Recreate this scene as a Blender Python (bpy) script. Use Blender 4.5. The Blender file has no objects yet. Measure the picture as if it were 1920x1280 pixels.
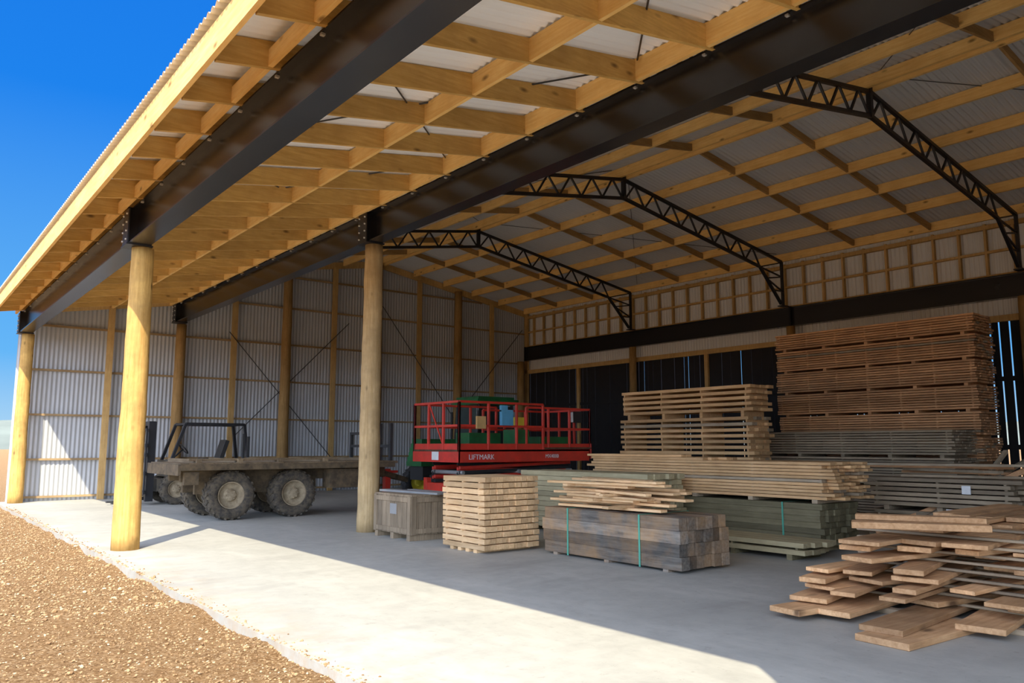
import bpy, math, random
from mathutils import Vector, Matrix
import mathutils.noise as mn
random.seed(7)
R=random.uniform
sc=bpy.context.scene
sc.view_settings.view_transform='Standard'
sc.view_settings.look='None'
sc.view_settings.exposure=0
sc.view_settings.gamma=1.09

# ------------------------------------------------------------------ materials
def newmat(name):
    m=bpy.data.materials.new(name); m.use_nodes=True
    nt=m.node_tree; b=nt.nodes['Principled BSDF']
    return m,nt,b
def ramp(nt,fac,stops):
    r=nt.nodes.new('ShaderNodeValToRGB')
    e=r.color_ramp.elements
    while len(e)<len(stops): e.new(0.5)
    for i,(p,c) in enumerate(stops):
        e[i].position=p; e[i].color=(*c,1)
    nt.links.new(fac,r.inputs[0]); return r.outputs[0]
def coords(nt,scale):
    tc=nt.nodes.new('ShaderNodeTexCoord'); mp=nt.nodes.new('ShaderNodeMapping')
    nt.links.new(tc.outputs['Object'],mp.inputs[0]); mp.inputs['Scale'].default_value=scale
    return mp.outputs[0]
def noise(nt,vec,scale,detail=4,rough=.55):
    n=nt.nodes.new('ShaderNodeTexNoise'); n.inputs['Scale'].default_value=scale
    n.inputs['Detail'].default_value=detail; n.inputs['Roughness'].default_value=rough
    nt.links.new(vec,n.inputs['Vector']); return n.outputs['Fac']
def mixc(nt,fac,a,b,mode='MIX'):
    m=nt.nodes.new('ShaderNodeMix'); m.data_type='RGBA'; m.blend_type=mode
    for v,i in((fac,0),(a,6),(b,7)):
        if isinstance(v,(int,float)): m.inputs[i].default_value=v
        elif isinstance(v,tuple): m.inputs[i].default_value=(*v,1)
        else: nt.links.new(v,m.inputs[i])
    return m.outputs[2]
def bump(nt,b,h,strength=.3,dist=.01):
    n=nt.nodes.new('ShaderNodeBump'); n.inputs['Strength'].default_value=strength
    n.inputs['Distance'].default_value=dist
    nt.links.new(h,n.inputs['Height']); nt.links.new(n.outputs[0],b.inputs['Normal'])
def wood(name,cA,cB,axis='Y',isl=.3,rough=.75,stain=None,knots=0,stamt=.45):
    m,nt,b=newmat(name)
    s=[9,9,9]; s['XYZ'.index(axis)]=.7
    v=coords(nt,s)
    f=noise(nt,v,3,6,.65)
    col=ramp(nt,f,[(.3,cA),(.7,cB)])
    v2=coords(nt,(1,1,1)); f2=noise(nt,v2,1.6,5,.65)
    st=stain or tuple(c*.55 for c in cA)
    col=mixc(nt,ramp(nt,f2,[(.38,(.0,)*3),(.7,(stamt,)*3)]),col,st)
    if knots:
        s3=[3.2]*3; s3['XYZ'.index(axis)]=1.5
        vo=nt.nodes.new('ShaderNodeTexVoronoi'); vo.inputs['Scale'].default_value=knots
        nt.links.new(coords(nt,s3),vo.inputs['Vector'])
        col=mixc(nt,ramp(nt,vo.outputs['Distance'],[(.05,(.85,)*3),(.16,(0,)*3)]),col,tuple(c*.4 for c in st))
    g=nt.nodes.new('ShaderNodeNewGeometry')
    mr=nt.nodes.new('ShaderNodeMapRange'); mr.inputs[3].default_value=1-isl; mr.inputs[4].default_value=1+isl*.6
    nt.links.new(g.outputs['Random Per Island'],mr.inputs[0])
    col=mixc(nt,1.0,col,mr.outputs[0],'MULTIPLY')
    nt.links.new(col,b.inputs['Base Color']); b.inputs['Roughness'].default_value=rough
    b.inputs['Specular IOR Level'].default_value=.25
    bump(nt,b,f,.25,.004)
    return m
def plain(name,c,rough=.5,metal=0,var=.15,sc_=3,spec=.5,dirt=None,dirtamt=.5):
    m,nt,b=newmat(name)
    v=coords(nt,(1,1,1)); f=noise(nt,v,sc_,5,.6)
    col=ramp(nt,f,[(.3,tuple(x*(1-var) for x in c)),(.7,tuple(min(1,x*(1+var)) for x in c))])
    if dirt:
        f2=noise(nt,v,sc_*1.7,6,.7)
        col=mixc(nt,ramp(nt,f2,[(.4,(0,)*3),(.62,(dirtamt,)*3)]),col,dirt)
    nt.links.new(col,b.inputs['Base Color']); b.inputs['Roughness'].default_value=rough
    b.inputs['Metallic'].default_value=metal; b.inputs['Specular IOR Level'].default_value=spec
    return m

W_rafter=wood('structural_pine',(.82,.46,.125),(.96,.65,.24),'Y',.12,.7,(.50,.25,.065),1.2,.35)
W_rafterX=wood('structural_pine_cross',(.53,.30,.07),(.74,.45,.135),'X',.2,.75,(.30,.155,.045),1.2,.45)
W_nog_shade=wood('nogging_pine_shade_tone',(.32,.175,.06),(.47,.28,.105),'X',.2,.75,(.20,.11,.04))  # pine colour darkened to paint in shade on faces turned from the light
W_stud=wood('wall_stud_pine',(.46,.27,.09),(.64,.41,.16),'Z',.15)
W_girt=wood('girt_pine',(.30,.19,.09),(.44,.30,.145),'X',.15)
W_pole=wood('round_pole_pine',(.46,.245,.055),(.74,.46,.135),'Z',.03,.8,(.22,.12,.04),1.3,.65)
W_poleg=wood('round_pole_weathered',(.40,.26,.11),(.62,.45,.23),'Z',.03,.8,(.22,.15,.075),1.3,.65)
W_poled=wood('pole_brown',(.26,.145,.045),(.42,.245,.09),'Z',.05,.8)
W_red=wood('red_brown_timber',(.50,.24,.105),(.70,.385,.18),'Y',.28,.75,(.24,.125,.065),0,.45)
W_redlow=wood('grey_brown_timber',(.26,.19,.12),(.44,.34,.22),'Y',.35)
W_orange=wood('orange_timber',(.62,.345,.14),(.84,.53,.26),'Y',.28)
W_light=wood('pale_sawn_timber',(.66,.39,.17),(.90,.61,.33),'Y',.28)
W_fresh=wood('fresh_sawn_slab',(.52,.265,.105),(.86,.51,.25),'X',.45,.75,(.26,.13,.06),.9,.6)
W_grey=wood('weathered_grey_timber',(.07,.063,.055),(.24,.21,.17),'Y',.6,.8,(.42,.23,.09),0,.8)
W_crate=wood('crate_brown_grey_timber',(.18,.13,.08),(.36,.27,.17),'Z',.3)
W_green=wood('treated_green_timber',(.12,.10,.05),(.21,.18,.10),'Y',.35)
W_greenl=wood('treated_pale_timber',(.38,.31,.165),(.53,.45,.26),'Y',.3)
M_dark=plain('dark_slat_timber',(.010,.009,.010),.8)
M_beam=plain('black_steel_beam',(.009,.0095,.012),.26,.0,.3,1.2,.55,(.022,.021,.021),.35)
M_truss=plain('black_truss_steel',(.008,.008,.010),.45,.0)
M_rod=plain('brace_rod',(.05,.05,.05),.5,.3)
M_bolt=plain('galvanised_bolt',(.65,.65,.63),.35,.6)
M_red=plain('red_paint',(.72,.040,.024),.38,0,.15,2,.5,(.35,.05,.03),.4)
M_black=plain('black_rubber',(.02,.02,.02),.75)
M_tyre=plain('muddy_tyre',(.045,.040,.034),.9,0,.3,6,.2,(.16,.125,.08),.6)
M_rim=plain('muddy_rim',(.34,.27,.17),.7,0,.2,6,.3,(.18,.135,.08),.7)
M_mud=plain('muddy_steel',(.07,.052,.033),.85,0,.3,3,.2,(.17,.12,.066),.7)
W_deck=wood('trailer_deck_timber',(.15,.10,.052),(.28,.20,.115),'Y',.3)
M_fork=plain('forklift_dark_paint',(.012,.013,.016),.45)
M_forkg=plain('forklift_body_grey',(.07,.063,.05),.6,0,.3,4,.4,(.15,.12,.08),.6)
M_green=plain('green_machine_paint',(.012,.14,.04),.4,0,.3,2,.5,(.03,.05,.02),.5)
M_blue=plain('blue_fabric',(.10,.38,.62),.8)
M_yellow=plain('yellow_plastic',(.82,.66,.05),.6)
M_tan=plain('cardboard_tan',(.62,.38,.14),.8)
M_white=plain('white_label',(.8,.8,.78),.6)
M_strap=plain('green_strap',(.07,.33,.22),.5)
M_glass=plain('dark_glass',(.03,.05,.05),.1)
M_steelg=plain('galv_steel',(.34,.34,.33),.5,.4)
M_seat=plain('seat_vinyl',(.02,.02,.02),.5)

def sheetmat(name,c):
    m,nt,b=newmat(name)
    v=coords(nt,(1,1,1)); f=noise(nt,v,.6,4)
    col=ramp(nt,f,[(.3,tuple(x*.94 for x in c)),(.7,c)])
    nt.links.new(col,b.inputs['Base Color']); b.inputs['Roughness'].default_value=.4
    b.inputs['Specular IOR Level'].default_value=.5
    return m
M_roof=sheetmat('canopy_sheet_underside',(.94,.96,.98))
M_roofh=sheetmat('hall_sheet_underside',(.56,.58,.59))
M_wall=sheetmat('corrugated_wall_sheet',(.45,.46,.47))
M_wallb=sheetmat('corrugated_rear_sheet',(.68,.68,.66))

M_conc,nt,b=newmat('concrete_slab')
v=coords(nt,(1,1,1)); f1=noise(nt,v,.45,6,.6); f2=noise(nt,v,5,8,.72); f3=noise(nt,coords(nt,(1,.3,1)),1.3,6,.68)
col=ramp(nt,f1,[(.3,(.33,.322,.28)),(.7,(.43,.418,.365))])
col=mixc(nt,ramp(nt,f2,[(.42,(0,)*3),(.72,(.5,)*3)]),col,(.25,.24,.21))
col=mixc(nt,ramp(nt,f3,[(.52,(0,)*3),(.72,(.55,)*3)]),col,(.51,.49,.425))
f5=noise(nt,coords(nt,(.5,1.4,1)),.9,5,.6)
col=mixc(nt,ramp(nt,f5,[(.56,(0,)*3),(.70,(.5,)*3)]),col,(.235,.225,.20))
f6=noise(nt,v,11,6,.75)
col=mixc(nt,ramp(nt,f6,[(.60,(0,)*3),(.68,(.45,)*3)]),col,(.20,.175,.14))
gp=nt.nodes.new('ShaderNodeNewGeometry'); sx_=nt.nodes.new('ShaderNodeSeparateXYZ'); nt.links.new(gp.outputs['Position'],sx_.inputs[0])
mr=nt.nodes.new('ShaderNodeMapRange'); mr.inputs[1].default_value=2.7; mr.inputs[2].default_value=3.5; mr.inputs[3].default_value=1; mr.inputs[4].default_value=0
nt.links.new(sx_.outputs[0],mr.inputs[0])
mu=nt.nodes.new('ShaderNodeMath'); mu.operation='MULTIPLY'; nt.links.new(mr.outputs[0],mu.inputs[0]); nt.links.new(ramp(nt,noise(nt,v,3,7,.75),[(.42,(0,)*3),(.68,(.7,)*3)]),mu.inputs[1])
col=mixc(nt,mu.outputs[0],col,(.36,.25,.14))
nt.links.new(col,b.inputs['Base Color']); b.inputs['Roughness'].default_value=.6
bump(nt,b,f2,.15,.01)
M_grav,nt,b=newmat('gravel')
v=coords(nt,(1,1,1))
vo=nt.nodes.new('ShaderNodeTexVoronoi'); vo.inputs['Scale'].default_value=55; nt.links.new(v,vo.inputs['Vector'])
sep=nt.nodes.new('ShaderNodeSeparateColor'); nt.links.new(vo.outputs['Color'],sep.inputs[0])
col=ramp(nt,sep.outputs[0],[(0,(.15,.075,.028)),(.45,(.31,.17,.070)),(.8,(.41,.245,.11)),(1,(.54,.37,.20))])
f1=noise(nt,v,.7,6,.65); col=mixc(nt,ramp(nt,f1,[(.35,(0,)*3),(.7,(.5,)*3)]),col,(.29,.155,.062))
nt.links.new(col,b.inputs['Base Color']); b.inputs['Roughness'].default_value=.95; b.inputs['Specular IOR Level'].default_value=.1
f4=noise(nt,v,34,6,.75)
bump(nt,b,f4,1,.05)
M_stone,nt,b=newmat('gravel_stone')
g=nt.nodes.new('ShaderNodeNewGeometry')
col=ramp(nt,g.outputs['Random Per Island'],[(0,(.15,.08,.032)),(.4,(.31,.18,.078)),(.85,(.42,.265,.13)),(1,(.56,.42,.26))])
nt.links.new(col,b.inputs['Base Color']); b.inputs['Roughness'].default_value=.95
M_hill=plain('distant_hill',(.13,.15,.12),.9,0,.3,.02)

# ------------------------------------------------------------------ mesh builder
class MB:
    def __init__(s): s.v=[];s.f=[];s.m=[];s.sm=[]
    def add(s,vs,fs,m=0,smooth=False):
        o=len(s.v); s.v+= [tuple(p) for p in vs]
        for f in fs: s.f.append([o+i for i in f]); s.m.append(m); s.sm.append(smooth)
    def box(s,c,d,rot=None,m=0):
        c=Vector(c); h=Vector(d)/2
        vs=[Vector((x*h.x,y*h.y,z*h.z)) for z in(-1,1) for y in(-1,1) for x in(-1,1)]
        if rot is not None: vs=[rot@p for p in vs]
        s.add([c+p for p in vs],[(0,2,3,1),(4,5,7,6),(0,1,5,4),(2,6,7,3),(0,4,6,2),(1,3,7,5)],m)
    def cb(s,a,b,m=0):
        s.box([(a[i]+b[i])/2 for i in range(3)],[abs(b[i]-a[i]) for i in range(3)],None,m)
    def bar(s,p,q,w,h,m=0,up=(0,0,1)):
        p=Vector(p);q=Vector(q);d=q-p;L=d.length;d.normalize();up=Vector(up)
        if abs(d.dot(up))>.99: up=Vector((1,0,0))
        x=d.cross(up).normalized(); z=x.cross(d)
        rot=Matrix((x,d,z)).transposed()
        s.box((p+q)/2,(w,L,h),rot,m)
    def cyl(s,p,q,r1,r2=None,n=12,m=0,caps=True,rings=1,wob=0):
        p=Vector(p);q=Vector(q);r2=r1 if r2 is None else r2
        d=(q-p).normalized(); u=Vector((0,0,1)) if abs(d.z)<.9 else Vector((1,0,0))
        x=d.cross(u).normalized(); y=d.cross(x)
        vs=[];fs=[]
        for k in range(rings+1):
            t=k/rings; c=p.lerp(q,t)+(x*R(-wob,wob)+y*R(-wob,wob)); r=r1+(r2-r1)*t
            for i in range(n):
                a=2*math.pi*i/n; rr=r*(1+(R(-wob,wob) if wob else 0))
                vs.append(c+x*math.cos(a)*rr+y*math.sin(a)*rr)
        for k in range(rings):
            for i in range(n):
                j=(i+1)%n; fs.append((k*n+i,k*n+j,(k+1)*n+j,(k+1)*n+i))
        s.add(vs,fs,m,True)
        if caps:
            o=len(s.v)-len(vs)
            s.f.append([o+i for i in range(n)][::-1]); s.m.append(m); s.sm.append(False)
            s.f.append([o+rings*n+i for i in range(n)]); s.m.append(m); s.sm.append(False)
    def lathe(s,c,ax,prof,n=36,m=0,smooth=True):
        c=Vector(c);d=Vector(ax).normalized(); u=Vector((0,0,1)) if abs(d.z)<.9 else Vector((1,0,0))
        x=d.cross(u).normalized(); y=d.cross(x); vs=[];fs=[]
        for r,a in prof:
            for i in range(n):
                t=2*math.pi*i/n; vs.append(c+d*a+x*math.cos(t)*r+y*math.sin(t)*r)
        for k in range(len(prof)-1):
            for i in range(n):
                j=(i+1)%n; fs.append((k*n+i,k*n+j,(k+1)*n+j,(k+1)*n+i))
        s.add(vs,fs,m,smooth)
    def corr(s,s0,s1,fa,fb,nrm,pitch=.1,amp=.014,m=0):
        n=int((s1-s0)/pitch*6);vs=[];fs=[];nrm=Vector(nrm)
        for i in range(n+1):
            t=s0+(s1-s0)*i/n; o=nrm*amp*math.sin(2*math.pi*t/pitch)
            vs+=[Vector(fa(t))+o,Vector(fb(t))+o]
        for i in range(n): fs.append((2*i,2*i+2,2*i+3,2*i+1))
        s.add(vs,fs,m,True)
    def obj(s,name,mats,bevel=0,parent=None):
        me=bpy.data.meshes.new(name)
        mn_=[min(p[i] for p in s.v) for i in range(3)]; mx=[max(p[i] for p in s.v) for i in range(3)]
        c=Vector([(mn_[i]+mx[i])/2 for i in range(3)]); c.z=mn_[2]
        me.from_pydata([Vector(p)-c for p in s.v],[],s.f)
        for mt in mats: me.materials.append(mt)
        me.polygons.foreach_set('material_index',s.m); me.polygons.foreach_set('use_smooth',s.sm)
        me.update()
        o=bpy.data.objects.new(name,me); o.location=c; sc.collection.objects.link(o)
        if bevel:
            md=o.modifiers.new('bevel','BEVEL'); md.width=bevel; md.segments=1; md.limit_method='ANGLE'
        if parent: o.parent=parent; o.matrix_parent_inverse=Matrix.Translation(-parent.location)
        return o

# ------------------------------------------------------------------ dimensions
X0,X1,XR,X2=3.0,7.22,14.6,21.8
YE=26.6; YN=-12.4; YP=13.6; NP=.6
SL=.167
def canb(x): return 5.42+SL*(x-3)
def hall(x): return 8.5-.165*abs(x-XR)

m=MB(); m.cb((2.68,YN-.3,-.25),(22.3,YE+.55,0)); m.obj('floor',[M_conc])
g=MB()
nx,ny=170,460
def gz(x,y):
    e=max(0,1-(2.75-x)/.5) if x<2.75 else 1
    return -.10+.02*mn.noise(Vector((x*1.3,y*1.3,0)))+.016*mn.noise(Vector((x*9,y*9,3)))+.014*mn.noise(Vector((x*25,y*25,7)))+e*(.035+.08*mn.noise(Vector((x*1.1,y*1.1,9))))
vs=[];fs=[]
for j in range(ny+1):
    y=1.5+(j/ny)**1.5*38
    for i in range(nx+1):
        x=-7+9.78*(i/nx)
        vs.append((x,y,gz(x,y)))
for j in range(ny):
    for i in range(nx):
        a=j*(nx+1)+i; fs.append((a,a+1,a+nx+2,a+nx+1))
g.add(vs,fs,0,True); g.obj('gravel_ground',[M_grav])
g=MB(); g.add([(-900,-300,-.16),(900,-300,-.16),(900,1200,-.16),(-900,1200,-.16)],[(0,1,2,3)]); g.obj('ground',[M_grav])
pb=MB()
ico=[(0,0,1),(.89,0,.45),(.28,.85,.45),(-.72,.53,.45),(-.72,-.53,.45),(.28,-.85,.45),(.72,.53,-.45),(-.28,.85,-.45),(-.89,0,-.45),(-.28,-.85,-.45),(.72,-.53,-.45),(0,0,-1)]
icf=[(0,1,2),(0,2,3),(0,3,4),(0,4,5),(0,5,1),(1,6,2),(2,7,3),(3,8,4),(4,9,5),(5,10,1),(6,7,2),(7,8,3),(8,9,4),(9,10,5),(10,6,1),(11,7,6),(11,8,7),(11,9,8),(11,10,9),(11,6,10)]
for k in range(28000):
    y=3+22*(random.random()**1.9); x=2.72-abs(random.gauss(0,1.6)) if random.random()<.6 else R(-3.5,2.7)
    if random.random()<.02: x=2.68+min(.18,abs(random.gauss(0,.08)))
    r=R(.003,.011)*(1+.4*(y>9))*(1.8 if random.random()<.06 else 1); z=(gz(x,y) if x<2.68 else 0)+r*.3
    sx,sy,sz=R(.7,1.4),R(.7,1.4),R(.5,.9)
    a=R(0,6.3);ca,sa=math.cos(a),math.sin(a)
    pb.add([(x+r*(px*sx*ca-py*sy*sa),y+r*(px*sx*sa+py*sy*ca),z+r*pz*sz) for px,py,pz in ico],icf,0)
pb.obj('gravel_stones',[M_stone])
h=MB();vs=[];fs=[]
for i in range(121):
    a=math.radians(-75+i*1.5); rr=420
    hh=15+9*mn.noise(Vector((i*.13,0,0)))+3*mn.noise(Vector((i*.5,4,0)))
    vs+=[(rr*math.sin(a),rr*math.cos(a),-1),(rr*1.2*math.sin(a),rr*1.2*math.cos(a),hh)]
for i in range(120): fs.append((2*i,2*i+2,2*i+3,2*i+1))
h.add(vs,fs,0,True); h.obj('distant_hills',[M_hill])

# ------------------------------------------------------------------ sheets
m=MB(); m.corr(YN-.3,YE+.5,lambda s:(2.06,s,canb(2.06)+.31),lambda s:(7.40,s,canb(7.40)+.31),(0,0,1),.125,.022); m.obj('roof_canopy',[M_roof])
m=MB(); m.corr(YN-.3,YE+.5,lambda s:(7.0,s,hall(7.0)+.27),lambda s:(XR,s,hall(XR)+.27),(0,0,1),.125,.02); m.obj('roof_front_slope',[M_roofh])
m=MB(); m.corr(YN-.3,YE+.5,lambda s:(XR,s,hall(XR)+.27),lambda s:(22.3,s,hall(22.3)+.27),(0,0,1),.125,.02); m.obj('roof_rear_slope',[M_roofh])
def top(x): return canb(x)+.32 if x<7.3 else hall(x)+.26
m=MB()
m.corr(2.9,22.1,lambda s:(s,YE+.3,-.02),lambda s:(s,YE+.3,top(s)),(0,1,0),.12,.014,0)
for x in(5.3,9.1,12.75,16.4,20.0):
    m.cb((x-.09,YE+.02,0),(x+.09,YE+.11,top(x)-.3),1)
m.cb((21.9,YE,0),(22.0,YE+.2,top(21.9)-.1),1)
for z in(.12,1.2,2.5,3.82,5.14,6.46,7.6):
    xa=3.1 if z<5.2 else 7.5; xb=21.9
    if z>7.4: xa,xb=9.6,19.6
    m.cb((xa,YE+.20,z-.03),(xb,YE+.27,z+.03),2)
m.bar((3.0,YE+.15,canb(3)+.1),(7.2,YE+.15,canb(7.2)+.1),.05,.2,1)
for xa,xb in((7.4,XR),(XR,22.0)):
    m.bar((xa,YE+.17,hall(xa)+.05),(xb,YE+.17,hall(xb)+.05),.06,.24,1)
for a,c in(((8.9,5.4),(12.7,1.2)),((13.3,6.1),(9.2,1.9)),((14.7,6.9),(18.1,2.6)),((18.4,3.0),(21.6,6.6))):
    m.bar((a[0],YE-.02,a[1]),(c[0],YE-.02,c[1]),.008,.03,3)
for x,zt in((7.35,5.49),(10.9,hall(10.9)-.02),(14.5,hall(14.5)-.02),(18.2,hall(18.2)-.02),(21.5,5.2)):
    m.cyl((x,YE-.03,0),(x,YE-.03,zt),.2,.15,n=32,m=4,rings=16,wob=.006)
m.obj('wall_end',[M_wall,W_stud,W_girt,M_rod,W_poled])
m=MB(); m.corr(2.9,22.1,lambda s:(s,YN-.1,-.02),lambda s:(s,YN-.1,top(s)),(0,1,0)); m.obj('wall_near_end',[M_wall])
m=MB(); m.corr(YN-.2,YE+.34,lambda s:(7.34,s,6.35),lambda s:(7.34,s,hall(7.36)+.26),(1,0,0)); m.obj('wall_front_upper',[M_wall])
m=MB(); m.corr(YN,YE+.3,lambda s:(22.1,s,4.85),lambda s:(22.1,s,hall(22.1)+.26),(1,0,0),.12,.017)
y=YN+.3
while y<YE+.1:
    m.cb((21.95,y-.03,5.86),(22.06,y+.03,hall(22)+.0),1); y+=.65
m.cb((21.95,YN,6.5),(22.05,YE+.2,6.56),1)
m.cb((21.92,YN,7.13),(22.05,YE+.2,7.24),1)
m.cb((21.95,YN,5.86),(22.05,YE+.2,5.93),1)
m.obj('wall_back_upper',[M_wallb,W_stud])
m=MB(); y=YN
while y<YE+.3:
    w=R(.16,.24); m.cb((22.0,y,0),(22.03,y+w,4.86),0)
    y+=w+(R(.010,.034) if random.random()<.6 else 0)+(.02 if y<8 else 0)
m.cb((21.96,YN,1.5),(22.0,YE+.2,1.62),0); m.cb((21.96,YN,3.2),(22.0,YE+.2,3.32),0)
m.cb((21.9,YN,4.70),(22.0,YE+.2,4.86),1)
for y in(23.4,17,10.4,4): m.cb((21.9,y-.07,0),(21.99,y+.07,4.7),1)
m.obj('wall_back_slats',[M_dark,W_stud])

# ------------------------------------------------------------------ canopy framing
RS=13.0/12
m=MB()
ys=[YP+.37-RS*i for i in range(-11,25)]
for y in ys:
    if y>YE+.3: continue
    m.bar((2.22,y,canb(2.22)+.14),(7.16,y,canb(7.16)+.14),.05,.28,1)
for x,h_,w in((3.22,.28,.05),(5.3,.28,.05),(7.02,.30,.06),(2.78,.2,.05)):
    m.cb((x-w/2,YN,canb(x)+.005),(x+w/2,YE+.15,canb(x)+h_-.01))
for k in range(-2,6):
    y0=YP-2*RS+k*4.3-.5
    if y0+4>YE: continue
    for s in((0,4),(4,0)):
        m.cyl((3.2,y0+s[0],canb(3.2)+.265),(7.0,y0+s[1],canb(7.0)+.265),.012,n=6,m=2)
m.cb((2.115,YN-.3,5.19),(2.165,YE+.5,5.50)); m.cb((2.165,YN-.3,5.27),(2.21,YE+.5,5.53))
m.obj('canopy_framing',[W_rafter,W_rafterX,M_rod])

def ibeam(name,x,z0,z1,ya,yb,fw,bolts=True,face=-1):
    m=MB()
    m.cb((x-.012,ya,z0+.02),(x+.012,yb,z1-.02),0)
    m.cb((x-fw,ya,z0),(x+fw,yb,z0+.022),0)
    m.cb((x-fw*.7,ya,z1-.022),(x+fw*.7,yb,z1),0)
    if bolts:
        for y in ys:
            if ya<y<yb:
                xx=x+face*(fw*.7-.02)
                m.cyl((xx,y+.12,z1-.05),(xx,y+.12,z1+.04),.013,n=8,m=1)
                m.box((xx,y+.12,z1-.036),(.04,.04,.022),None,1)
    for y in(ya,yb):
        s=.014 if y==ya else -.014
        m.box((x,y+s,(z0+z1)/2),(fw*2+.02,.028,z1-z0+.02),None,0)
    return m.obj(name,[M_beam,M_bolt])
for (ya,yb) in((YP+.005,YE-.25),(NP+.005,YP-.005),(YN,NP-.005)):
    ibeam('steel_beam',X0,4.80,5.415,ya,yb,.16)
    ibeam('steel_beam',X1,5.52,6.135,ya,yb,.14)
    ibeam('steel_beam',X2,5.25,5.85,ya,yb+(.2 if yb>20 else 0),.11,False)
def bracket(x,y,z0,z1):
    m=MB()
    for sx in(-1,1):
        m.box((x+sx*.175,y,(z0+z1)/2-.02),(.022,.34,z1-z0-.02),None,0)
        for sy in(-.11,.11):
            for k in range(4):
                z=z0+.07+k*.14
                m.cyl((x+sx*.18,y+sy,z),(x+sx*.21,y+sy,z),.016,n=8,m=1)
    m.box((x,y,z0-.012),(.4,.4,.022),None,0)
    m.obj('beam_splice_bracket',[M_truss,M_bolt])
for y in(YE-.25,YP,NP):
    bracket(X0,y,4.80,5.40); bracket(X1,y,5.52,6.12)
def post(x,y,z0,z1,ra,rb,mat,name='round_timber_post'):
    m=MB(); m.cyl((x,y,z0),(x,y,z1),ra,rb,n=36,rings=22,wob=.007); m.obj(name,[mat])
for y,ra in((YP,.205),(NP,.205),(YN+.3,.205)):
    post(X0+.1,y,0,4.775,ra,.168,W_pole); post(X1+.08,y,0,5.495,.205,.172,W_poleg)
post(X0+.08,YE-.25,0,4.775,.19,.16,W_pole)
for y in(20.2,YP,7.2,.6):
    post(21.72,y,0,5.24,.15,.13,W_poled)

# hall purlins, nogs, rods
m=MB()
for s in(-1,1):
    for i in range(6):
        x=XR+s*(.12+i*1.41)
        m.box((x,(YN+YE)/2,hall(x)+.125),(.07,YE-YN+.1,.24),None,0)
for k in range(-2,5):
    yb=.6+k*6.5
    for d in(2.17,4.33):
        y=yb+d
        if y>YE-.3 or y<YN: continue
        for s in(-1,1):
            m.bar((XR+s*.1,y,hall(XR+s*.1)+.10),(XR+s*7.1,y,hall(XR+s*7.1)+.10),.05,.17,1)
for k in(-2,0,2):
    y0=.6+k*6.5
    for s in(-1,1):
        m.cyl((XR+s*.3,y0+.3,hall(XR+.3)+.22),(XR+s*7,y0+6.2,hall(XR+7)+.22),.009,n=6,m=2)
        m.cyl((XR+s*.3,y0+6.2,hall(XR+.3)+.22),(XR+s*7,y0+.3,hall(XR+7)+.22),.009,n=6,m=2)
m.obj('roof_purlins',[W_rafter,W_nog_shade,M_rod])

def truss(y):
    m=MB(); W=.075; D=.5
    def T(x): return hall(x)-.045
    for s in(-1,1):
        xk=XR+s*7.05 if s>0 else 7.62
        m.bar((XR,y,T(XR)),(xk,y,T(xk)),W,.075,0)
        xi=XR+s*5.9
        m.bar((XR,y,T(XR)-D),(xi,y,T(xi)-D),W,.075,0)
        foot=(xk,y,5.9) if s>0 else (xk,y,6.18)
        m.bar((xk,y,T(xk)),foot,W,.075,0)
        m.bar((xi,y,T(xi)-D),(xk-s*.1,y,foot[2]+.05),W,.075,0)
        m.box((xk,y,foot[2]-.01),(.3,.2,.03),None,0)
        n=8; prev=None
        for i in range(n*2+1):
            t=i/(n*2); x=XR+s*(.05+t*5.85)
            p=(x,y,T(x)) if i%2 else (x,y,T(x)-D)
            if prev: m.bar(prev,p,.04,.04,0)
            prev=p
        A=[(xk,y,T(xk)-.02-t*(T(xk)-foot[2])) for t in(0,.33,.66)]
        B=[(xi+(xk-s*.1-xi)*t,y,T(xi)-D+(foot[2]+.05-T(xi)+D)*t) for t in(.0,.3,.62)]
        for i in range(3):
            m.bar(A[i],B[i],.04,.04,0)
            if i<2: m.bar(A[i+1],B[i],.04,.04,0)
    m.box((XR,y,T(XR)-D/2+.03),(.09,.10,D+.14),None,0)
    m.box((XR,y,T(XR)+.08),(.12,.03,.18),None,0)
    m.obj('roof_truss',[M_truss])
for y in(20.2,13.78,7.2,.65,-5.9): truss(y)

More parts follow.
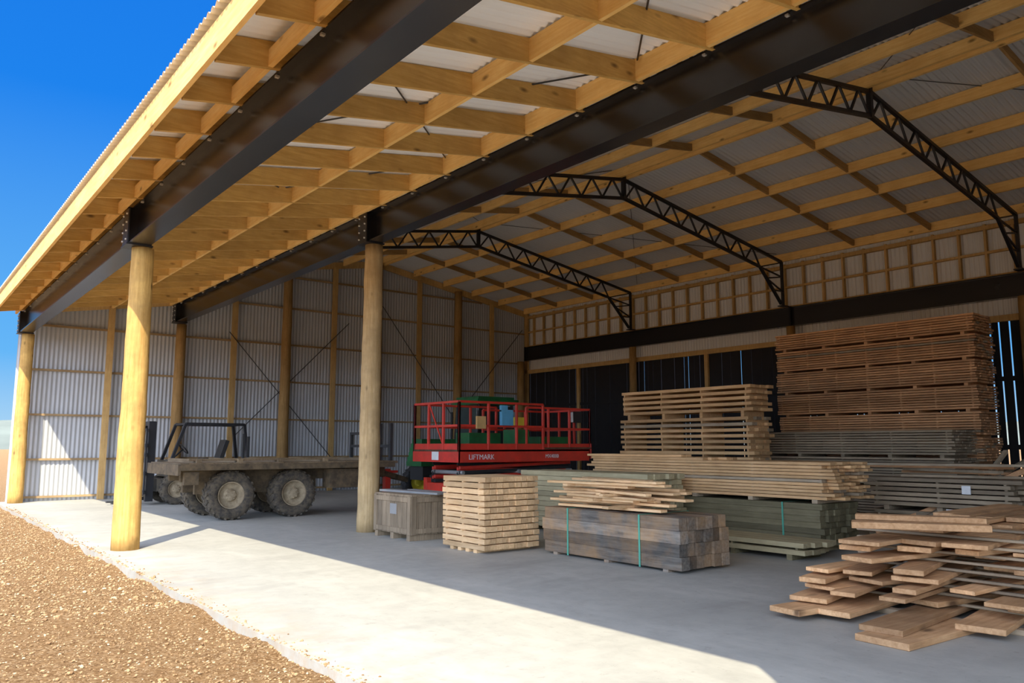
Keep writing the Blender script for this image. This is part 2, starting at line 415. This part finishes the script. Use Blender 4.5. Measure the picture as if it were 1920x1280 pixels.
# ------------------------------------------------------------------ timber stacks
def stack(name,x0,x1,y0,y1,z0,layers,th,gap,ncol,mats,jit=.03,bear=.1,sticker=0,stickmat=1,pack=0,packgap=.08,strap=None,nb=None,extra=None,mixm=None):
    m=MB(); z=z0
    nb=nb or max(3,int((y1-y0)/1.1)+1)
    def bearers(z,h):
        for i in range(nb):
            y=y0+.25+(y1-y0-.5)*i/(nb-1); m.cb((x0+.01,y-.045,z),(x1-.01,y+.045,z+h),stickmat)
    if bear: bearers(z,bear); z+=bear
    w=(x1-x0)/ncol; pj=0
    for l in range(layers):
        for c in range(ncol):
            a=x0+c*w+pj; e=R(-jit,jit); e2=R(-jit,jit); ox=R(-.007,.007)
            mi=mixm if (mixm is not None and random.random()<.10) else 0
            m.cb((a+ox,y0+e,z),(a+w-.006+ox,y1+e2,z+th-.002),mi)
        z+=th
        if pack and (l+1)%pack==0 and l<layers-1:
            bearers(z,packgap); z+=packgap; pj=R(-.04,.04)
        elif gap and l<layers-1:
            if sticker:
                for i in range(sticker):
                    y=y0+.12+(y1-y0-.24)*i/(sticker-1); e=R(-.0,.04)
                    m.cb((x0-e,y-.02,z),(x1+.01,y+.02,z+gap),stickmat)
            z+=gap
    if strap:
        for y in strap:
            m.cb((x0-.016,y-.015,z0+.02),(x0-.010,y+.015,z+.006),2); m.cb((x0-.016,y-.015,z+.002),(x1+.012,y+.015,z+.006),2)
            m.cb((x1+.01,y-.015,z0+.02),(x1+.014,y+.015,z+.006),2)
    if extra: extra(m,z)
    m.obj(name,mats,.003); return z
stack('timber_stack',18.9,19.95,7.3,12.3,0,70,.046,.013,6,[W_red,W_redlow],.03,.1,7,0,9,.06,mixm=1)
stack('timber_stack',17.6,18.75,7.36,12.3,0,29,.046,.014,6,[W_redlow,W_redlow],.04,.1,5,1,10,.065)
stack('timber_stack',15.5,16.3,10.8,14.85,0,21,.075,.058,4,[W_orange,W_redlow],.08,.12,4,0,8,.13,mixm=1)
stack('timber_stack',11.05,12.1,6.55,11.3,0,7,.09,.0,7,[W_green,W_greenl,M_strap],.05,.10,0,1,0,0,strap=(7.2,9.6))
def ex(m,z):
    for c in range(5):
        m.cb((11.05+c*.14,8.6+R(-.15,.15),z),(11.05+c*.14+.134,11.35+R(-.1,.1),z+.045),0)
    for c in range(3):
        m.cb((11.1+c*.14,9.3+R(-.15,.15),z+.047),(11.1+c*.14+.134,11.6+R(-.1,.1),z+.09),0)
stack('timber_stack',11.03,12.1,6.4,11.4,.735,11,.045,.006,7,[W_orange,W_redlow],.16,.06,5,extra=ex,mixm=1)
stack('timber_stack',9.9,10.75,8.9,12.2,0,11,.09,.004,6,[W_greenl,W_green],.07,.1,4)
stack('timber_stack',10.15,10.9,6.3,8.7,0,2,.07,.03,4,[W_greenl,W_green],.12,.08,3)
stack('timber_dunnage_stack',7.12,8.18,9.66,10.78,0.0,12,.077,.014,9,[W_light,W_light],.02,.05,3,nb=4)
zt=stack('timber_beam_pack',7.97,8.95,6.68,9.3,0,4,.162,0,6,[W_grey,W_grey,M_strap],.03,.04,0,1,0,0,strap=(7.35,8.75))
m=MB()
z=zt+.022
for lv in range(11):
    for k in range(4 if lv<7 else 2):
        L=R(.9,2.3); w=R(.08,.16); a=R(-.22,.22)+(math.pi/2 if random.random()<.22 else 0)
        if abs(a)>1: L=R(.7,1.0)
        rot=Matrix.Rotation(a,3,'Z')@Matrix.Rotation(R(-.01,.01),3,'X')
        m.box((8.46+R(-.3,.3),8.1+R(-.25,.4) if L>1.2 else 8.1+R(-.7,.9),z+.018),(w,L,.034),rot,0)
    z+=.037
m.obj('loose_offcut_boards',[W_light],.003)

# foreground slab pile
m=MB()
def P(x,y,z,yaw,L,w,t=.05,mi=0):
    a=math.radians(yaw); c=(x+math.cos(a)*L/2,y+math.sin(a)*L/2,z+t/2)
    m.box(c,(L,w,t),Matrix.Rotation(a,3,'Z')@Matrix.Rotation(R(-.008,.008),3,'Y'),mi)
for x in(7.75,8.6,9.5): m.cb((x-.05,2.5,0),(x+.05,4.7,.05),1)
P(6.45,3.36,.0,-3,1.25,.46,.055); P(6.62,3.45,.056,4,2.4,.36); P(6.7,4.4,.052,-7,2.6,.34); P(6.95,4.05,.052,3,2.6,.3); P(7.3,2.95,.052,8,2.6,.38)
rows=[(4.42,6.85,4),(4.02,7.05,8),(3.6,7.35,9),(3.2,7.75,8),(2.82,8.0,7)]
for i in range(9):
    z=.104+i*.078
    for x in(8.1,9.0): m.cb((x-.03,2.75,z),(x+.03,4.4,z+.024),1)
    for y,xl,n in rows:
        if i>=n or random.random()<.16: continue
        P(xl+.05*i+R(-.42,.42),y+R(-.08,.08),z+.026,R(-14,14),R(1.4,2.4),R(.2,.4),R(.034,.05))
P(7.35,4.05,.83,-62,1.15,.24,.06)
P(7.52,4.1,.892,-64,1.1,.18,.05)
m.obj('sawn_slab_pile',[W_fresh,W_redlow],.005)
m=MB()
z=.0
for l in range(13):
    for k in range(4):
        w=R(.15,.24); m.box((11.0+R(-.2,.2),3.6+k*.28+R(-.03,.03),z+.03),(R(2.1,2.5),w,.05),Matrix.Rotation(R(-.06,.06),3,'Z'),0)
    z+=.062
m.obj('sawn_board_pile',[W_fresh],.003)
def ext(m,z):
    m.bar((12.75,6.2,.25),(14.6,4.9,1.42),.07,.06,0); m.bar((12.6,5.6,.15),(14.9,5.4,1.5),.06,.06,0); m.bar((12.9,6.7,.2),(14.2,4.6,1.35),.05,.08,1)
    for y,zz in((5.35,.92),(5.6,.55)): m.box((13.12,y,zz),(.012,.13,.13),None,2)
    for i in range(5): m.box((13.8+R(-.4,.4),5.8+R(-.3,.3),z+.03+.045*i),(.12,R(1.8,2.8),.04),Matrix.Rotation(R(-.5,.5),3,'Z'),i%2)
stack('timber_stack',13.2,14.6,4.7,6.9,0,12,.06,.018,8,[W_redlow,W_red,M_white],.12,.1,3,0,6,.08,extra=ext)

# crate
m=MB()
x0,x1,y0,y1=7.1,8.05,11.72,12.98
for y in(y0+.08,(y0+y1)/2,y1-.08): m.cb((x0,y-.05,0),(x1,y+.05,.1),0)
n=9
for i in range(n):
    w=(y1-y0)/n; m.cb((x0,y0+i*w+.004,.1),(x0+.02,y0+(i+1)*w-.004,.74),0); m.cb((x1-.02,y0+i*w+.004,.1),(x1,y0+(i+1)*w-.004,.74),0)
n=7
for i in range(n):
    w=(x1-x0-.05)/n; m.cb((x0+.025+i*w+.004,y0,.1),(x0+.025+(i+1)*w-.004,y0+.02,.74),0); m.cb((x0+.025+i*w+.004,y1-.02,.1),(x0+.025+(i+1)*w-.004,y1,.74),0)
for i in range(8):
    w=(x1-x0)/8; m.cb((x0+i*w+.003,y0,.74),(x0+(i+1)*w-.003,y1,.765),0)
m.cb((x0+.02,y0+.02,.1),(x1-.02,y1-.02,.12),0)
for yy in(y0+.05,y1-.05,):
    m.cb((x0-.018,yy-.05,.1),(x0,yy+.05,.74),0)
m.cb((x0-.018,y0+.1,.64),(x0,y1-.1,.72),0); m.cb((x0-.018,y0+.1,.12),(x0,y1-.1,.2),0)
for xx in(x0+.05,x1-.05): m.cb((xx-.05,y0-.018,.1),(xx+.05,y0,.74),0)
m.cb((x0+.1,y0-.018,.64),(x1-.1,y0,.72),0); m.cb((x0+.1,y0-.018,.12),(x1-.1,y0,.2),0)
m.cb((x0-.006,12.2,.42),(x0-.001,12.42,.60),1)
m.obj('wooden_crate',[W_crate,M_steelg],.003)
m=MB(); m.box((7.5,12.35,.785),(.22,1.7,.035),Matrix.Rotation(.1,3,'Z'),0); m.box((7.78,12.3,.785),(.16,1.2,.03),Matrix.Rotation(-.05,3,'Z'),0); m.obj('steel_plate_offcut',[M_steelg])

# ------------------------------------------------------------------ wheels
def wheel(m,c,ax,Rr,w,mt,mr,lugs=22,rimf=.55):
    c=Vector(c);ax=Vector(ax).normalized(); h=w/2; ri=Rr*rimf
    prof=[(ri,-h*.75),(ri*1.08,-h*.95),(Rr*.8,-h*1.02),(Rr*.93,-h*.92),(Rr*.975,-h*.75),(Rr*.985,0),(Rr*.975,h*.75),(Rr*.93,h*.92),(Rr*.8,h*1.02),(ri*1.08,h*.95),(ri,h*.75)]
    m.lathe(c,ax,prof,40,mt)
    rp=[(ri,-h*.78),(ri*.92,-h*.8),(ri*.86,-h*.45),(ri*.5,-h*.35),(ri*.42,-h*.6),(ri*.25,-h*.68),(.001,-h*.68)]
    m.lathe(c,ax,rp,32,mr); m.lathe(c,ax,[(r,-a) for r,a in rp],32,mr)
    u=Vector((0,0,1)) if abs(ax.z)<.9 else Vector((1,0,0)); x=ax.cross(u).normalized(); y=ax.cross(x)
    for i in range(lugs):
        for s in(-1,1):
            t=2*math.pi*(i+(.5 if s>0 else 0))/lugs
            d=x*math.cos(t)+y*math.sin(t); tn=-x*math.sin(t)+y*math.cos(t)
            rot=Matrix((ax,tn,d)).transposed()@Matrix.Rotation(.45*s,3,'Z')
            m.box(c+d*(Rr*.965)+ax*s*h*.48,(h*.98,Rr*.11,Rr*.07),rot,mt)
    for i in range(8):
        t=2*math.pi*i/8; d=x*math.cos(t)+y*math.sin(t)
        for s in(-1,1):
            m.cyl(c+d*ri*.36+ax*s*h*.60,c+d*ri*.36+ax*s*h*.72,.016,n=6,m=mr)

# ------------------------------------------------------------------ flatbed trailer
m=MB()
TX0,TX1,TY0,TY1,TZ=4.9,9.95,17.25,19.55,1.27
for x in(6.05,7.48):
    for y in(17.62,19.15):
        wheel(m,(x,y,.53),(0,1,0),.53,.40,0,1)
    m.cyl((x,17.6,.53),(x,19.2,.53),.07,n=10,m=2)
for y in(17.95,18.8):
    m.cb((TX0+.2,y-.06,.82),(TX1+.1,y+.06,1.08),2)
m.cb((5.4,17.9,.55),(8.2,18.0,.85),2);m.cb((5.4,18.75,.55),(8.2,18.85,.85),2)
x=TX0+.15
while x<TX1:
    m.cb((x,TY0+.05,1.08),(x+.07,TY1-.05,1.17),2); x+=.6
x=TX0
while x<TX1-.05:
    m.cb((x,TY0,1.17),(x+.165,TY1,TZ-.04+R(-.006,.006)),3); x+=.172
m.cb((TX0,TY0-.05,1.08),(TX1,TY0,1.21),2); m.cb((TX0,TY1,1.08),(TX1,TY1+.05,1.21),2)
m.cb((TX0-.06,TY0-.05,.98),(TX0,TY1+.05,1.21),2)
m.cb((8.3,17.35,.62),(9.6,17.75,1.06),2)
m.cb((5.0,17.3,.78),(5.3,17.4,1.05),2)
for x in(5.3,6.2,7.1,8.2,9.2): m.box((x,18.4,TZ),(.11,2.2,.08),Matrix.Rotation(R(-.03,.03),3,'Z'),3)
m.box((6.8,17.45,TZ+.03),(3.4,.13,.05),None,3)
for x,y,h_ in((7.0,19.5,.62),(7.12,19.5,.55),(9.15,17.3,.42),(9.25,17.32,.38)):
    m.cb((x-.03,y-.03,1.2),(x+.03,y+.03,TZ+h_),4)
for y in(17.35,17.9,18.9,19.45): m.cb((9.86,y-.04,1.2),(9.94,y+.04,2.15 if y<18 else 1.95),4)
m.cb((9.86,17.35,1.55),(9.94,19.45,1.62),4);m.cb((9.86,17.9,1.88),(9.94,19.45,1.95),4)
m.bar((9.9,17.95,.95),(11.0,18.4,.7),.1,.12,2); m.bar((9.9,18.8,.95),(11.0,18.4,.7),.1,.12,2)
m.cb((10.25,18.2,.35),(10.4,18.35,1.0),5); m.cb((10.2,18.15,.32),(10.45,18.4,.38),5); m.cb((10.22,18.17,.9),(10.6,18.33,.96),5)
m.cyl((10.32,18.27,0),(10.32,18.27,.35),.05,n=12,m=5); m.cyl((10.32,18.27,0),(10.32,18.27,.02),.12,n=12,m=5)
m.obj('flatbed_trailer',[M_tyre,M_rim,M_mud,W_deck,M_black,M_red],.003)

# ------------------------------------------------------------------ forklift
m=MB()
fx,fy=6.3,23.6
for x,r in((6.45,.42),(8.35,.33)):
    for y in(fy-.55,fy+.55): wheel(m,(x,y,r),(0,1,0),r,.28,0,1,20)
m.cb((6.0,fy-.38,.35),(8.9,fy+.38,.7),3)
m.cb((7.0,fy-.5,.6),(8.9,fy+.5,1.05),3)
m.cb((8.2,fy-.52,.55),(9.0,fy+.52,1.2),3)
m.cb((6.25,fy-.5,.75),(6.95,fy+.5,.85),3)
m.cb((6.2,fy-.5,.75),(6.32,fy+.5,1.2),3)
m.cb((7.25,fy-.25,1.05),(7.75,fy+.25,1.25),4); m.bar((7.75,fy,1.2),(7.92,fy,1.75),.5,.12,4)
m.cyl((6.4,fy,1.15),(6.75,fy,1.5),.025,n=8,m=2); m.lathe((6.76,fy,1.51),(.75,0,.66),[(.17,-.018),(.20,0),(.17,.018),(.155,0),(.17,-.018)],20,2)
for y in(fy-.48,fy+.48):
    m.bar((6.3,y,1.15),(6.65,y,2.2),.08,.08,2); m.bar((6.65,y,2.2),(8.3,y,2.2),.08,.08,2); m.bar((8.3,y,2.2),(8.45,y,1.15),.08,.08,2)
for x in(6.65,6.95,7.25,7.55,7.85,8.3): m.cb((x-.025,fy-.48,2.17),(x+.025,fy+.48,2.23),2)
for y in(fy-.38,fy+.38):
    m.cb((5.70,y-.07,.1),(5.90,y+.07,2.25),2)
for z in(.3,1.2,2.2): m.cb((5.72,fy-.4,z-.06),(5.88,fy+.4,z+.06),2)
for y in(fy-.14,fy+.14): m.cyl((5.8,y,.2),(5.8,y,2.0),.045,n=10,m=1)
for z in(.35,.85,1.35,1.6): m.cb((5.6,fy-.6,z-.05),(5.66,fy+.6,z+.05),2)
for y in(-.58,-.3,0,.3,.58): m.cb((5.6,fy+y-.025,.35),(5.64,fy+y+.025,2.05),2)
m.cb((5.6,fy-.6,2.0),(5.64,fy+.6,2.06),2)
for y in(fy-.3,fy+.3):
    m.cb((5.54,y-.06,.06),(5.6,y+.06,.8),2); m.cb((4.9,y-.06,.06),(5.6,y+.06,.1),2)
m.cyl((8.6,fy+.3,1.2),(8.6,fy+.3,2.0),.03,n=8,m=2)
m.obj('forklift',[M_tyre,M_rim,M_fork,M_forkg,M_seat],.004)

# ------------------------------------------------------------------ scissor lift
m=MB()
LX0,LX1,LY0,LY1=10.66,15.05,15.5,17.55
DZ=1.20; DT=1.50; RT=2.64; EX=13.3
red=0;blk=1
m.cb((10.9,15.8,.38),(14.7,17.25,.68),red)
for x in(11.4,14.2):
    for y in(15.75,17.3): wheel(m,(x,y,.38),(0,1,0),.38,.26,1,2,18)
for x in(10.95,14.75):
    for y in(15.75,17.3):
        m.cb((x-.07,y-.07,.15),(x+.07,y+.07,.8),red); m.cyl((x,y,0),(x,y,.03),.13,n=16,m=1); m.cyl((x,y,.03),(x,y,.15),.04,n=10,m=2)
for y in(15.95,17.05):
    for k in range(4):
        z=.72+k*.115
        m.bar((11.0,y,z),(14.6,y,z+.09),.06,.075,red if k%2 else blk); m.bar((11.0,y+.09,z+.09),(14.6,y+.09,z),.06,.075,red if k%2==0 else blk)
for x in(11.05,12.8,14.55): m.cyl((x,15.85,.95),(x,17.2,.95),.05,n=10,m=2)
m.cb((11.6,15.75,.45),(13.4,15.9,.66),blk)
m.cb((LX0,LY0,DT-.05),(LX1-.15,LY1,DT),3)
for a,c in(((LX0,LY0,DZ),(LX1-.15,LY0+.05,DT)),((LX0,LY1-.05,DZ),(LX1-.15,LY1,DT)),((LX0,LY0,DZ),(LX0+.05,LY1,DT))): m.cb(a,c,red)
m.cb((EX,LY0+.06,DT+.01),(LX1,LY1-.06,DT+.05),3)
m.cb((LX1-.04,LY0+.06,DZ+.05),(LX1,LY1-.06,DT+.15),red)
def rail(pts,post_n,z0=DT,zt=RT,mid=(.5,)):
    for (a,b_),n in zip(zip(pts[:-1],pts[1:]),post_n):
        a=Vector((*a,0));b_=Vector((*b_,0))
        for i in range(n+1):
            p=a.lerp(b_,i/n); m.cb((p.x-.028,p.y-.028,z0),(p.x+.028,p.y+.028,zt),red)
        for z in [zt]+[z0+(zt-z0)*q for q in mid]:
            m.bar((a.x,a.y,z),(b_.x,b_.y,z),.055,.055,red)
        m.bar((a.x,a.y,z0+.07),(b_.x,b_.y,z0+.07),.02,.15,red)
rail([(EX,LY0+.03),(LX0+.03,LY0+.03),(LX0+.03,LY1-.03),(EX,LY1-.03)],[3,3,3])
rail([(EX-.5,LY0+.1),(LX1-.03,LY0+.1),(LX1-.03,LY1-.1),(EX-.5,LY1-.1)],[3,3,3],DT,RT-.08)
m.bar((LX0+.03,LY0+.7,DT+.1),(LX0+.03,LY0+1.35,RT),.03,.03,red)
m.box((14.55,LY0+.18,2.35),(.32,.2,.26),None,4); m.cb((14.4,LY0+.06,2.2),(14.7,LY0+.1,2.5),1)
m.cb((11.15,LY0-.06,2.0),(11.2+.22,LY0,2.3),7)
m.box((12.05,LY0-.05,2.28),(.36,.1,.38),None,5); m.box((11.97,LY0-.04,2.5),(.2,.08,.16),None,5)
m.box((12.65,LY0+.3,2.2),(.3,.25,.22),None,6); m.cb((12.45,LY0+.1,DT),(12.9,LY0+.6,DT+.5),8)
m.cb((11.6,LY0+.9,DT),(12.6,LY0+1.5,DT+.42),8); m.cb((13.5,LY0+.4,DT+.05),(14.6,LY0+1.3,DT+.33),8)
lift=m.obj('scissor_lift',[M_red,M_black,M_steelg,M_mud,M_white,M_blue,M_yellow,M_tan,M_green],.004)
def text(body,loc,size,rot,mat,parent,name):
    cu=bpy.data.curves.new(name,'FONT'); cu.body=body; cu.size=size; cu.extrude=.002; cu.align_x='LEFT'
    o=bpy.data.objects.new(name,cu); o.location=loc; o.rotation_euler=rot; cu.materials.append(mat)
    sc.collection.objects.link(o); o.parent=parent; o.matrix_parent_inverse=Matrix.Translation(-parent.location)
text('LIFTMARK',(10.95,LY0-.004,1.27),.17,(math.pi/2,0,0),M_white,lift,'side_lettering')
text('MX4000',(13.35,LY0-.004,1.29),.13,(math.pi/2,0,0),M_white,lift,'model_lettering')
m=MB(); m.box((LX0-.004,16.5,1.35),(.006,.3,.2),None,0); m.obj('decal_patch',[M_white],0,lift)

# ------------------------------------------------------------------ green tractor behind
m=MB()
tx,ty=14.2,20.2
for y in(ty-.85,ty+.85):
    wheel(m,(tx+1.0,y,.8),(0,1,0),.8,.45,1,2,22); wheel(m,(tx-1.3,ty+(y-ty)*.9,.5),(0,1,0),.5,.3,1,2,20)
m.cb((tx-1.8,ty-.35,.6),(tx+1.4,ty+.35,1.0),1)
for i in range(6):
    m.cb((tx-1.9+.02*i,ty-.42+.03*i,1.0+.13*i),(tx-.1,ty+.42-.03*i,1.14+.13*i),0)
m.cb((tx-.1,ty-.6,1.0),(tx+1.5,ty+.6,1.35),0)
for x in(tx-.05,tx+1.4):
    for y in(ty-.6,ty+.6): m.bar((x,y,1.3),(x+(.1 if x<tx+1 else -.1),y*.97+ty*.03,2.85),.07,.07,1)
m.cb((tx-.1,ty-.7,2.85),(tx+1.5,ty+.7,3.02),0); m.cb((tx,ty-.6,3.02),(tx+1.4,ty+.6,3.1),0)
m.cb((tx,ty-.585,1.5),(tx+1.3,ty-.575,2.8),3); m.cb((tx-.03,ty-.55,1.8),(tx-.02,ty+.55,2.8),3)
m.cyl((tx-.7,ty-.2,1.7),(tx-.7,ty-.2,2.6),.04,n=10,m=1)
for y in(ty-.85,ty+.85): 
    m.lathe((tx+1.0,y,.8),(0,1,0),[(.86,-.25),(.86,.25)],36,0)
m.obj('green_tractor',[M_green,M_black,M_yellow,M_glass],.005)

# ------------------------------------------------------------------ lights, world, camera
L=bpy.data.lights.new('sun','SUN'); L.energy=9.0; L.angle=.009; L.color=(1,.90,.70)
o=bpy.data.objects.new('sun',L); o.rotation_euler=Vector((.587,.78,-1)).to_track_quat('-Z','Y').to_euler(); o.location=(-20,-26,35); sc.collection.objects.link(o)
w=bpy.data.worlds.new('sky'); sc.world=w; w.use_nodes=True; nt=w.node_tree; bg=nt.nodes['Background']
tc=nt.nodes.new('ShaderNodeTexCoord'); sp=nt.nodes.new('ShaderNodeSeparateXYZ'); nt.links.new(tc.outputs['Generated'],sp.inputs[0])
col=ramp(nt,sp.outputs[2],[(0,(.42,.68,.90)),(.10,(.11,.44,.93)),(.38,(.010,.20,.84)),(.75,(.006,.13,.72))])
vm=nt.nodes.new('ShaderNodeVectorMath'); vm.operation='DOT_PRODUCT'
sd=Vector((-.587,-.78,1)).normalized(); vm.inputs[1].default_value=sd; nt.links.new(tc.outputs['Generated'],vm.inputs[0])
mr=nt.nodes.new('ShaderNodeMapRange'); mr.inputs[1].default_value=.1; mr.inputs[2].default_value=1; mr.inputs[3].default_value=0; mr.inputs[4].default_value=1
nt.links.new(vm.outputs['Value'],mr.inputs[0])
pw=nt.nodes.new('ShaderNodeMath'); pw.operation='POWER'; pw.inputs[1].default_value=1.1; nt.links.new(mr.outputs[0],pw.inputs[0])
gl=mixc(nt,pw.outputs[0],(0,0,0),(4.0,4.5,5.4))  # broad sunward glow behind the camera, added to the sky as interior fill
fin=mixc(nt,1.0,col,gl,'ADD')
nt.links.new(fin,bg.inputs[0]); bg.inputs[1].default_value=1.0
cd=bpy.data.cameras.new('camera'); cam=bpy.data.objects.new('camera',cd); sc.collection.objects.link(cam)
cd.sensor_width=36; cd.lens=1483.5/1920*36; cd.clip_end=3000
cam.location=(0,0,1.6); cam.rotation_euler=(math.radians(90+7.485),0,-math.radians(38.35))
sc.camera=cam
